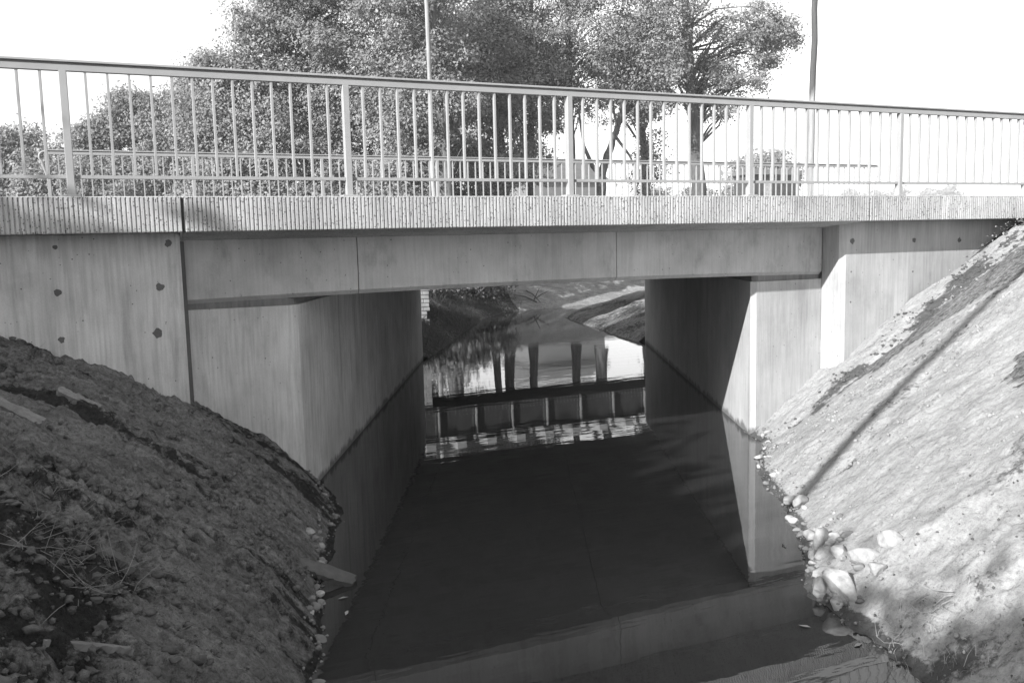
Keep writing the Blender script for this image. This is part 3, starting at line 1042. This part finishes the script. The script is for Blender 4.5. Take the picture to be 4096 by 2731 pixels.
def far_z(x, y):
    X, Y = np.asarray(x), np.asarray(y)
    dl, dr = seg_dist(X, Y, FL), seg_dist(X, Y, FR)
    ins = inside(X, Y, FL + FR[::-1])
    d = np.minimum(dl, dr) * np.where(ins, -1, 1)
    return np.interp(d, [-3, -.8, 0, .15, 2.6, 4, 9], [-1, -.5, 0, .12, 1.55, 1.75, 1.8]), d, dl < dr


n = 26000
bx, by = rng.uniform(3, 16, n), rng.uniform(9.3, 24, n)
z, d, lf = far_z(bx, by)
k = (d > .02) & (d < 4) & lf & (bx < 11.6)
tag(blades('bank_grass', np.stack([bx, by, z], -1)[k], .17, .006, rng, GRASSM, .8), 'rough grass covering the far stream bank', 'grass', kind='stuff')

tree('low weed clump at the tip of the dark far left bank', [(10.2, 18.4, .7), (10.2, 18.4, 1.4)], .03,
     [(9.6, 18.2, 1.2, .9, .7, .5, 22), (11.0, 18.7, .9, .7, .4, .4, 14), (8.3, 16.2, 1.3, .8, .8, .4, 16)], seed=33, per=90, leaf=.05, sig=.2, mat=LEAF, name='weeds', cat='weeds')
q = np.random.default_rng(19)
T = empty('driftwood', (12.6, 18.6, .2), 'dark broken sticks lying on the bright far bank', 'sticks')
for i in range(5):
    c = np.array([12.6 + q.normal() * .5, 18.75 + q.normal() * .25, 0])
    c[2] = float(far_z(c[0], c[1])[0]) + .08
    d = q.normal(size=3) * np.array([1, .4, .5])
    d /= np.linalg.norm(d)
    V, Fq = tube([c - d * .4, c + np.array([0, 0, .06]), c + d * .4], [.02, .018, .01], 6)
    link('stick', np_mesh('stick', V, Fq, True), BARK, T)

# ------------------------------------------------------------------ stones, boards, twigs on the near banks
def stone_me(seed, sub=3):
    r = np.random.default_rng(seed)
    bm = bmesh.new()
    bmesh.ops.create_icosphere(bm, subdivisions=sub, radius=1)
    pl = r.normal(size=(10, 3))
    pl /= np.linalg.norm(pl, axis=1)[:, None]
    off = r.uniform(.50, .90, 10)
    for v in bm.verts:
        c = np.array(v.co)
        for q, o in zip(pl, off):        # chip flat faces off the sphere
            e = c @ q - o
            if e > 0: c = c - q * e * .97
        c *= 1 + .04 * math.sin(7 * c[0] + seed) * math.sin(6 * c[1]) + .018 * r.normal()
        v.co = c
    me = bpy.data.meshes.new('stone')
    bm.to_mesh(me)
    bm.free()
    me.polygons.foreach_set('use_smooth', [True] * len(me.polygons))
    return me


STM = [stone_me(100 + i, 3) for i in range(9)]
STD = [m.copy() for m in STM]
for m_ in STM: m_.materials.append(STONE)
for m_ in STD: m_.materials.append(STONE_M)


def stone(x, y, z, sx, sy, sz, k, label, group=None, dark=False, rz=None):
    o = link('stone', (STD if dark else STM)[k % 9], None)
    o.location = (x, y, z)
    o.scale = (sx, sy, sz)
    o.rotation_euler = (random.uniform(-.4, .4), random.uniform(-.4, .4), random.uniform(0, 6) if rz is None else rz)
    tag(o, label, 'stone', group)


big = [
    (3.735, -3.17, .10, .125, .085, .07, 'largest pale boulder by the water on the lower right bank'),
    (3.70, -3.02, .09, .06, .05, .05, 'rounded pale stone leaning on the left side of the largest boulder'),
    (3.95, -3.10, .22, .105, .055, .05, 'long pale stone lying above the largest boulder on the right bank'),
    (3.86, -3.30, .17, .05, .04, .045, 'white angular block beside a dark hole right of the largest boulder'),
    (4.16, -2.53, .13, .075, .045, .085, 'pointed triangular pale stone standing on the right waterline'),
    (4.03, -2.70, .09, .06, .05, .045, 'pale angular stone below the pointed triangular stone'),
    (4.00, -2.88, .14, .055, .04, .04, 'small pale block between the pointed stone and the long pale stone'),
    (4.27, -2.33, .07, .07, .05, .04, 'flat grey stone above the pointed stone at the right water edge'),
    (3.84, -2.93, .10, .085, .05, .04, 'lumpy pale stone pair at the water left of the long pale stone'),
    (3.67, -3.20, .02, .09, .045, .025, 'flat wet slab at the foot of the largest boulder'),
    (4.08, -3.20, .30, .085, .065, .05, 'broad half buried pale stone high above the largest boulder'),
    (4.70, -1.76, .09, .09, .05, .045, 'grey stone at the lower end of the dark trunk shadow'),
    (4.80, -1.50, .03, .06, .045, .035, 'small pale stone at the water just below the dark trunk shadow'),
]
for i, (x, y, z, a, b, c, lb) in enumerate(big):
    stone(x, y, max(surf_z(x, y), -.02) + c * .35, a * 1.2, b * 1.15, c * 1.2, i, lb)
rr = random.Random(3)
for i in range(40):
    y = rr.uniform(-3.35, -2.2)
    x = float(np.interp(y, XR_Y, XR_X)) + rr.uniform(0, .34)
    s_ = .014 + .034 * rr.random() ** 2
    stone(x, y, surf_z(x, y) + s_ * .25, s_ * rr.uniform(.9, 1.5), s_, s_ * .75, rr.randrange(9), 'fist sized stone among the boulders on the lower right bank', 'stones among the boulders', rr.random() < .5)
for i in range(30):
    y = rr.uniform(-3.0, .6)
    x = float(np.interp(y, XR_Y, XR_X)) + rr.uniform(-.03, .12)
    s_ = rr.uniform(.02, .048)
    stone(x, y, surf_z(x, y) + s_ * .2, s_ * rr.uniform(.9, 1.5), s_, s_ * .7, rr.randrange(9), 'small stone in the row along the right water edge', 'small stones along the right water edge', rr.random() < .45)
for i in range(34):
    y = rr.uniform(-2.9, .5)
    x = float(np.interp(y, XL_Y, XL_X)) - rr.uniform(-.03, .10)
    s_ = rr.uniform(.018, .042)
    stone(x, y, surf_z(x, y) + s_ * .1, s_ * rr.uniform(.9, 1.5), s_, s_ * .7, rr.randrange(9), 'small muddy stone along the left water edge', 'small stones along the left water edge', rr.random() < .75)
stone(1.33, -.02, .06, .06, .045, .045, 2, 'pale stone at the water by the corner of the left abutment')
stone(1.14, -.86, .06, .05, .038, .036, 4, 'roundest pale pebble at the left water edge')


def slab(name, label, cat, c, size, rot, mat, seed):
    r = np.random.default_rng(seed)
    bm = bmesh.new()
    bmesh.ops.create_grid(bm, x_segments=16, y_segments=6, size=.5)
    bmesh.ops.solidify(bm, geom=bm.faces[:], thickness=1)
    zc = [v.co.z for v in bm.verts]
    mid = (min(zc) + max(zc)) / 2
    for v in bm.verts:
        e = .5 + .5 * (1 if abs(v.co.x) > .49 or abs(v.co.y) > .49 else 0)
        v.co = Vector((v.co.x * size[0] + r.normal() * .006 * e, v.co.y * size[1] * (1 + .12 * math.sin(7 * v.co.x + seed)) + r.normal() * .004 * e, (1 if v.co.z > mid else -1) * size[2] / 2 + r.normal() * .002))
    bmesh.ops.recalc_face_normals(bm, faces=bm.faces[:])
    me = bpy.data.meshes.new(name)
    bm.to_mesh(me)
    bm.free()
    o = link(name, me, mat)
    o.location = (c[0], c[1], surf_z(c[0], c[1]) + size[2] * .25) if c[2] > .2 else c
    o.rotation_euler = rot
    tag(o, label, cat)


slab('board', 'muddy board jutting from the left bank into the water', 'board', (1.03, -1.43, .09), (.44, .11, .035), (.25, .36, -.42), BOARD, 1)
slab('board', 'pale flat board lying in the turf at the lower left', 'board', (-.21, -3.52, .77), (.35, .045, .025), (0, .46, .50), BOARD_P, 2)
slab('rubble_slab', 'pale broken slab edge sticking out of the upper left bank', 'rubble', (-.33, -.74, 1.20), (.26, .07, .05), (.3, .55, -.1), CONC_O, 3)
slab('rubble_slab', 'flat grey slab lying half buried in the middle of the left bank', 'rubble', (-.12, -2.72, .79), (.17, .10, .04), (-.2, .6, -.3), BOARD, 4)
slab('rubble_slab', 'long pale slab edge at the left edge of the frame', 'rubble', (-.64, -1.42, 1.28), (.40, .08, .05), (.2, .5, -.35), CONC_O, 5)


def stalks(name, label, cat, pts, n, ln, r, mat, part, seed, up=.3, spread=.5):
    q = np.random.default_rng(seed)
    T = empty(name, pts, label, cat)
    for i in range(n):
        b = np.array(pts) + q.normal(size=3) * np.array([spread, spread, .02])
        b[2] = surf_z(b[0], b[1]) + (.015 if b[0] < 2 else .02)
        d = q.normal(size=3)
        d[2] = abs(d[2]) * up
        d /= np.linalg.norm(d)
        l_ = ln * q.uniform(.5, 1.3)
        bend = q.normal(size=3) * l_ * .16
        P4 = [b + d * l_ * t + bend * math.sin(t * 3.1) for t in (0, .3, .6, 1)]
        V, Fq = tube(P4, [r, r, r * .8, r * .4], 5)
        link(part, np_mesh(part, V, Fq, True), mat, T)


stalks('brush_pile', 'tangle of thin dry twigs and roots in the dark turf at the lower left', 'twigs', (-.25, -3.0, .8), 80, .22, .0013, TWIG, 'twig', 1, .5, .16)
stalks('brush_pile', 'sparse roots sticking out of the left bank above the pale board', 'twigs', (-.5, -2.3, 1.05), 18, .18, .0013, TWIG, 'twig', 2, .5, .16)
stalks('dead_stalks', 'bundle of pale dead reed stalks lying on the lower right bank', 'reeds', (3.76, -3.80, .2), 14, .20, .0022, STRAW, 'stalk', 3, .25, .04)
stalks('dead_stalks', 'pale looping stalk at the water edge in the lower right', 'reeds', (3.56, -3.72, .08), 6, .18, .0018, STRAW, 'stalk', 4, .5, .03)
stalks('branch', 'dark twig reaching over the water from the right bank', 'twig', (4.12, -2.28, .05), 5, .16, .006, BARK, 'twig', 5, .2, .03)

# crumbs of dark soil
q = np.random.default_rng(9)
parts = []
ico = bmesh.new()
bmesh.ops.create_icosphere(ico, subdivisions=1, radius=1)
iv = np.array([v.co[:] for v in ico.verts])
iff = np.array([[v.index for v in f.verts] for f in ico.faces])
ico.free()
for i in range(1500):
    x = q.uniform(6.2, 10.0)
    y = -.20 - .12 * (x - 7) + q.normal() * .20
    if y > .25: continue
    if i % 5 == 0: y -= abs(q.normal()) * .5
    s_ = .004 + .024 * q.uniform() ** 4
    if fbm(np.array([x * 2.2]), np.array([y * 2.2]), 91, 4, .6)[0] < .02 and i % 4: continue
    z = surf_z(x, y)
    parts.append((iv * s_ * q.uniform(.6, 1.3, (12, 3))[:len(iv)] * np.array([1, 1, .7]) + np.array([x, y, z + s_ * .2]), iff))
for i in range(300):
    x = q.uniform(3.3, 4.9)
    y = q.uniform(-5, -2.9)
    s_ = .002 + .008 * q.uniform() ** 3
    z = surf_z(x, y)
    parts.append((iv * s_ * q.uniform(.5, 1.4, (12, 3))[:len(iv)] + np.array([x, y, z + s_ * .2]), iff))
V, Fq = join(parts)
tag(link('soil_clods', np_mesh('soil_clods', V, Fq), CLOD), 'dark crumbled soil scattered over the sandy right bank', 'soil', kind='stuff')
parts = []
for i in range(6500):
    x, y = q.uniform(-1.0, 1.3), q.uniform(-4.2, .25)
    if fbm(np.array([x * 1.5]), np.array([y * 2.6]), 66, 4, .6)[0] < .06 and i % 7: continue
    z = surf_z(x, y)
    if z < .12: continue
    s_ = .004 + .026 * q.uniform() ** 4
    parts.append((iv * s_ * q.uniform(.6, 1.3, (12, 3))[:len(iv)] + np.array([x, y, z + s_ * .4]), iff))
V, Fq = join(parts)
ic2 = bmesh.new()
bmesh.ops.create_icosphere(ic2, subdivisions=2, radius=1)
v2 = np.array([v.co[:] for v in ic2.verts])
f2 = np.array([[v.index for v in f.verts] for f in ic2.faces])
ic2.free()
parts2 = []
for i in range(900):
    x, y = -.75 + abs(q.normal()) * .55, -4.3 + 1.9 * q.uniform() ** .8
    if i % 4 == 0:
        x, y = q.uniform(-.9, 1.2), q.uniform(-4, .2)
    z = surf_z(x, y)
    if z < .3: continue
    s_ = .006 + .024 * q.uniform() ** 4
    nz = 1 + .9 * vn(v2[:, 0] * 2.3 + i, v2[:, 1] * 2.3 + v2[:, 2] * 1.7, i)[:, None] + .17 * q.normal(size=(len(v2), 1))
    parts2.append((v2 * nz * s_ * q.uniform(.7, 1.3, (1, 3)) * np.array([1, 1, .65]) + np.array([x, y, z + s_ * .1]), f2))
V2, F2 = join(parts2)
tag(link('turf_lumps', np_mesh('turf_lumps', V2, F2), CLOD), 'dark lumps of dug turf over the lower left bank', 'turf', kind='stuff')
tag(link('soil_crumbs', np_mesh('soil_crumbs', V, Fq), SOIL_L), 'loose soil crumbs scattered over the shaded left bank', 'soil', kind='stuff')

parts = []
for i in range(5200):
    x, y = q.uniform(3.4, 9.4), q.uniform(-5.0, .1)
    z = surf_z(x, y)
    if z < .06: continue
    if fbm(np.array([x * 1.6]), np.array([y * 1.6]), 88, 3)[0] < -.05 and i % 3: continue
    s_ = .003 + .016 * q.uniform() ** 4
    parts.append((iv * s_ * q.uniform(.6, 1.3, (12, 3))[:len(iv)] + np.array([x, y, z + s_ * .35]), iff))
V, Fq = join(parts)
tag(link('sand_crumbs', np_mesh('sand_crumbs', V, Fq), SOIL), 'dry sandy crumbs scattered over the sunlit right bank', 'soil', kind='stuff')
parts = []
for i in range(700):
    y = q.uniform(-3.9, .9)
    if i % 2:
        x = float(np.interp(y, XR_Y, XR_X)) + q.normal() * .05 + .02
    else:
        x = float(np.interp(y, XL_Y, XL_X)) - q.normal() * .05 - .02
    s_ = .004 + .014 * q.uniform() ** 3
    z = surf_z(x, y)
    if z < -.02: continue
    parts.append((iv * s_ * q.uniform(.6, 1.3, (12, 3))[:len(iv)] + np.array([x, y, z + s_ * .5]), iff))
V, Fq = join(parts)
tag(link('shore_gravel', np_mesh('shore_gravel', V, Fq), STONE_M), 'fine muddy gravel along both water edges', 'gravel', kind='stuff')

# thin grass at the lower right, a tuft on the left bank top
n = 900
bx, by = q.uniform(3.4, 4.8, n), q.uniform(-5.2, -3.6, n)
tag(blades('thin_grass', np.stack([bx, by, bank_z(bx, by) - .01], -1), .06, .0016, q, STRAW, .5), 'thin dry grass in the lower right corner', 'grass', kind='stuff')
bx, by = -.62 + q.normal(size=40) * .03, .1 + q.normal(size=40) * .03
GT = blades('grass_tuft', np.stack([bx, by, bank_z(bx, by) - .01], -1), .13, .003, q, GRASSM, .5)
tag(GT, 'single grass tuft against the foot of the left wing wall', 'grass')

# floating leaves by the banks
flake = np_mesh('floating_leaf', [[-.035, 0, 0], [-.01, -.012, .004], [.035, 0, .001], [.005, .014, .003]], [[0, 1, 2, 3]])
for i, (x, y, w) in enumerate([(1.10, -1.72, 'just below the muddy board'), (1.07, -1.95, 'nearest the lower left bank'), (3.33, -3.30, 'off the foot of the largest boulder'), (3.42, -3.60, 'by the looping stalk')]):
    o = link('floating_leaf', flake, STRAW)
    o.location = (x, y, .004)
    o.rotation_euler = (0, 0, i * 1.1)
    tag(o, 'pale leaf floating on the water ' + w, 'leaf', 'floating leaves')

# ------------------------------------------------------------------ haze: far things fade towards the white sky
hz = bpy.data.materials.new('haze')
hz.use_nodes = True
hz.node_tree.nodes.remove(hz.node_tree.nodes['Principled BSDF'])
pv = hz.node_tree.nodes.new('ShaderNodeVolumePrincipled')
pv.inputs['Color'].default_value = (.96, .96, .96, 1)
pv.inputs['Density'].default_value = .0014
pv.inputs['Anisotropy'].default_value = 0.0
hz.node_tree.links.new(pv.outputs[0], hz.node_tree.nodes['Material Output'].inputs['Volume'])
tag(link('haze', box_me('haze', (-440, -440, -2.1), (740, 840, 32)), hz), kind='stuff')
